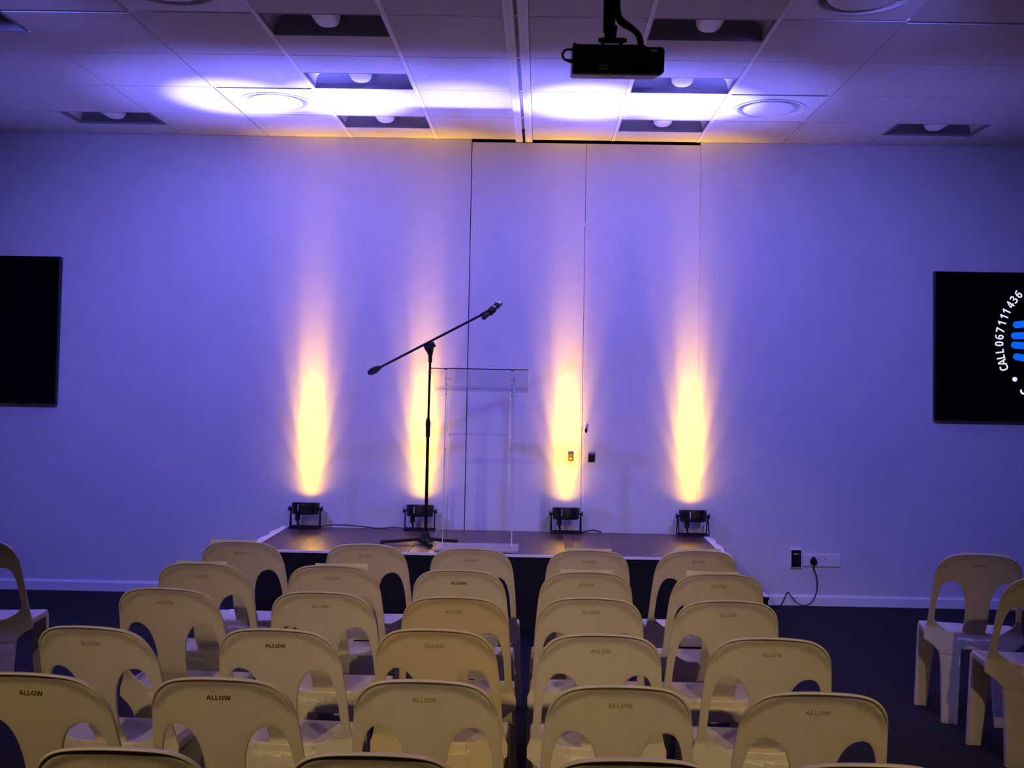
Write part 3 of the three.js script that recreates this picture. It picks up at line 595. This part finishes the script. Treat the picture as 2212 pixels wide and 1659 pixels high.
// ---------------------------------------------------------------- projector
{
  const px = 0.378, pz = 3.4, t = thing('projector', 'black projector hanging from the ceiling on a dark pole', 'projector', [px, 2.655, pz]);
  const tilt = new THREE.Group(); // holds nothing but the tilt of the case parts
  const T = (g) => { g.rotateX(0.235); return g; };
  const s = new THREE.Shape(); s.moveTo(-0.163, -0.05); s.lineTo(0.155, -0.05); s.lineTo(0.164, -0.04); s.lineTo(0.164, 0.034); s.lineTo(0.155, 0.045); s.lineTo(0.1, 0.045); s.lineTo(0.09, 0.052); s.lineTo(-0.158, 0.052); s.lineTo(-0.163, 0.047); s.closePath();
  const g = new THREE.ExtrudeGeometry(s, { depth: 0.236, bevelEnabled: true, bevelSize: 0.004, bevelThickness: 0.004, bevelOffset: -0.004, bevelSegments: 2 });
  const body = mesh('case', T(at(g, 0, 0, -0.236)), M.projector, t);
  mesh('underside', T(rbox(-0.158, 0.15, -0.0535, -0.0495, -0.232, -0.004, 0.0015, 1)), M.projectorUnderLit, body).userData = { label: 'underside with stage light painted in' };
  mesh('vent_slot', T(box(-0.06, 0.03, -0.0545, -0.053, -0.05, -0.038)), M.recess, body);
  mesh('warning_sticker', T(rbox(0.112, 0.138, 0.028, 0.037, 0.003, 0.0052, 0.0005, 1)), M.sticker, body);
  let n = 0;
  for (const [x, y, w, h] of [[-0.062, -0.02, 0.01, 0.007], [-0.05, -0.02, 0.008, 0.007], [-0.04, -0.02, 0.006, 0.007], [-0.064, -0.031, 0.009, 0.006], [-0.052, -0.032, 0.009, 0.006], [-0.04, -0.031, 0.009, 0.006], [-0.05, 0.018, 0.008, 0.003], [-0.038, 0.019, 0.01, 0.003], [-0.012, 0.008, 0.004, 0.003], [0.004, 0.008, 0.004, 0.003], [0.03, 0.02, 0.006, 0.003], [-0.005, -0.03, 0.016, 0.003], [0.035, -0.03, 0.009, 0.009]])
    mesh('rear_socket', T(rbox(x - w / 2, x + w / 2, y - h / 2, y + h / 2, 0.002, 0.0046, 0.0008, 1)), n++ < 6 ? M.port : M.strip, body);
  mesh('mount_plate', merge([rbox(-0.06, 0.02, 0.05, 0.06, -0.15, -0.05, 0.003), rod([-0.05, 0.055, -0.06], [-0.05, 0.086, -0.06], 0.006), rod([0.012, 0.055, -0.06], [0.012, 0.086, -0.06], 0.006), rbox(-0.062, 0.026, 0.084, 0.094, -0.08, -0.04, 0.003)]), M.blackMetal, t);
  mesh('mount_bracket', merge([rod([-0.025, 0.09, -0.06], [-0.025, 0.14, -0.06], 0.02, 0.026), rod([-0.068, 0.09, -0.06], [0.034, 0.09, -0.06], 0.007)]), M.matte, t);
  mesh('ceiling_pole', rod([-0.03, 0.12, -0.06], [-0.03, CEIL - 2.655, -0.06], 0.022), M.matte, t);
  mesh('ceiling_flange', rod([-0.03, CEIL - 2.655 - 0.012, -0.06], [-0.03, CEIL - 2.655, -0.06], 0.06, 0.06, 28), M.matte, t);
  mesh('cable_bundle', merge([tube([[-0.008, 0.42, -0.05], [-0.004, 0.26, -0.045], [0.006, 0.165, -0.04], [0.045, 0.13, -0.035], [0.073, 0.1, -0.03], [0.084, 0.05, -0.02]], 0.0115, 60), tube([[-0.014, 0.44, -0.045], [-0.01, 0.25, -0.04], [0.004, 0.15, -0.035], [0.05, 0.118, -0.03]], 0.008, 40)]), M.cable, t);
  mesh('power_cable', merge([tube([[-0.155, 0.04, -0.02], [-0.185, 0.038, -0.015], [-0.198, 0.02, -0.012], [-0.188, 0.0, -0.01], [-0.165, -0.006, -0.01]], 0.0042, 40), rod([-0.186, 0.0, -0.01], [-0.162, -0.006, -0.01], 0.005, 0.008)]), M.cable, t);
  mesh('foot_stud', rod([-0.155, 0.045, -0.01], [-0.155, 0.06, -0.012], 0.006), M.matte, t);
}

// ---------------------------------------------------------------- things on the right wall, cables
{
  const t = thing('wall_control', 'small black wall box in a white frame left of the power sockets', 'wall box', [1.887, 0.32, 0]);
  mesh('frame', rbox(-0.039, 0.039, -0.063, 0.063, 0, 0.022, 0.003), M.white, t);
  const f = mesh('front_cover', rbox(-0.033, 0.033, -0.057, 0.057, 0.02, 0.026, 0.002), M.black, t);
  mesh('label_strip', rbox(-0.018, 0.017, 0.026, 0.036, 0.0255, 0.0268, 0.0005, 1), M.port, f);
  const s = thing('power_socket', 'white wide double power socket on the right wall near the floor', 'socket', [2.067, 0.307, 0]);
  const plate = mesh('plate', rbox(-0.123, 0.123, -0.041, 0.041, 0, 0.012, 0.003), M.white, s);
  for (const [hx, hy, r] of [[-0.026, 0.012, 0.0038], [-0.036, -0.004, 0.0032], [-0.015, -0.004, 0.0032], [0.02, 0.01, 0.0038], [0.011, -0.004, 0.0032], [0.028, -0.004, 0.0032]]) { const c = new THREE.CylinderGeometry(r, r, 0.002, 12); c.rotateX(Math.PI / 2); mesh('socket_hole', at(c, hx, hy, 0.0118), M.recess, plate); }
  mesh('rocker_switch', rbox(0.05, 0.066, -0.012, 0.014, 0.011, 0.016, 0.002), M.white, s); mesh('rocker_switch', rbox(0.074, 0.09, -0.012, 0.014, 0.011, 0.016, 0.002), M.white, s);
  const p = thing('mains_lead', 'black plug and cord hanging from the socket to the carpet', 'cable', [2.006, 0.307, 0.012]);
  const plug = new THREE.Shape(); plug.moveTo(-0.02, -0.012); plug.lineTo(-0.01, -0.024); plug.lineTo(0.01, -0.024); plug.lineTo(0.02, -0.012); plug.lineTo(0.02, 0); plug.lineTo(0.006, 0.022); plug.lineTo(-0.006, 0.022); plug.lineTo(-0.02, 0); plug.closePath();
  mesh('plug', new THREE.ExtrudeGeometry(plug, { depth: 0.02, bevelEnabled: true, bevelSize: 0.003, bevelThickness: 0.004, bevelSegments: 2 }), M.cable, p);
  mesh('cable', tube([[0, -0.022, 0.012], [0.004, -0.06, 0.012], [0.022, -0.11, 0.01], [0.026, -0.16, 0.01], [0.02, -0.21, 0.012], [-0.006, -0.266, 0.02], [-0.04, -0.292, 0.03], [-0.075, -0.298, 0.035], [-0.115, -0.282, 0.03], [-0.15, -0.245, 0.022], [-0.172, -0.217, 0.018], [-0.178, -0.214, 0.018], [-0.186, -0.226, 0.018], [-0.205, -0.262, 0.03], [-0.235, -0.298, 0.05], [-0.3, -0.302, 0.09]], 0.0036, 140), M.cable, p);
}
{
  const a = thing('power_cable', 'thin black cable along the stage between the two left stage lights', 'cable', [-1.06, SH, 0.13]);
  mesh('cable', tube([[-0.43, 0.02, 0.08], [-0.39, 0.008, 0.085], [-0.3, 0.012, 0.03], [-0.2, 0.022, 0.0], [-0.02, 0.014, -0.01], [0.1, 0.004, -0.01], [0.22, 0.012, 0.0], [0.33, 0.005, 0.02]], 0.0038, 100), M.cable, a);
  const b = thing('power_cable', 'short black cable end right of the third stage light', 'cable', [0.47, SH, 0.13]);
  mesh('cable', tube([[-0.06, 0.006, 0.03], [-0.02, 0.012, 0.0], [0.02, 0.017, -0.015], [0.055, 0.012, -0.02], [0.08, 0.003, -0.018]], 0.0045, 50), M.cable, b);
}

renderer.render(scene, camera);
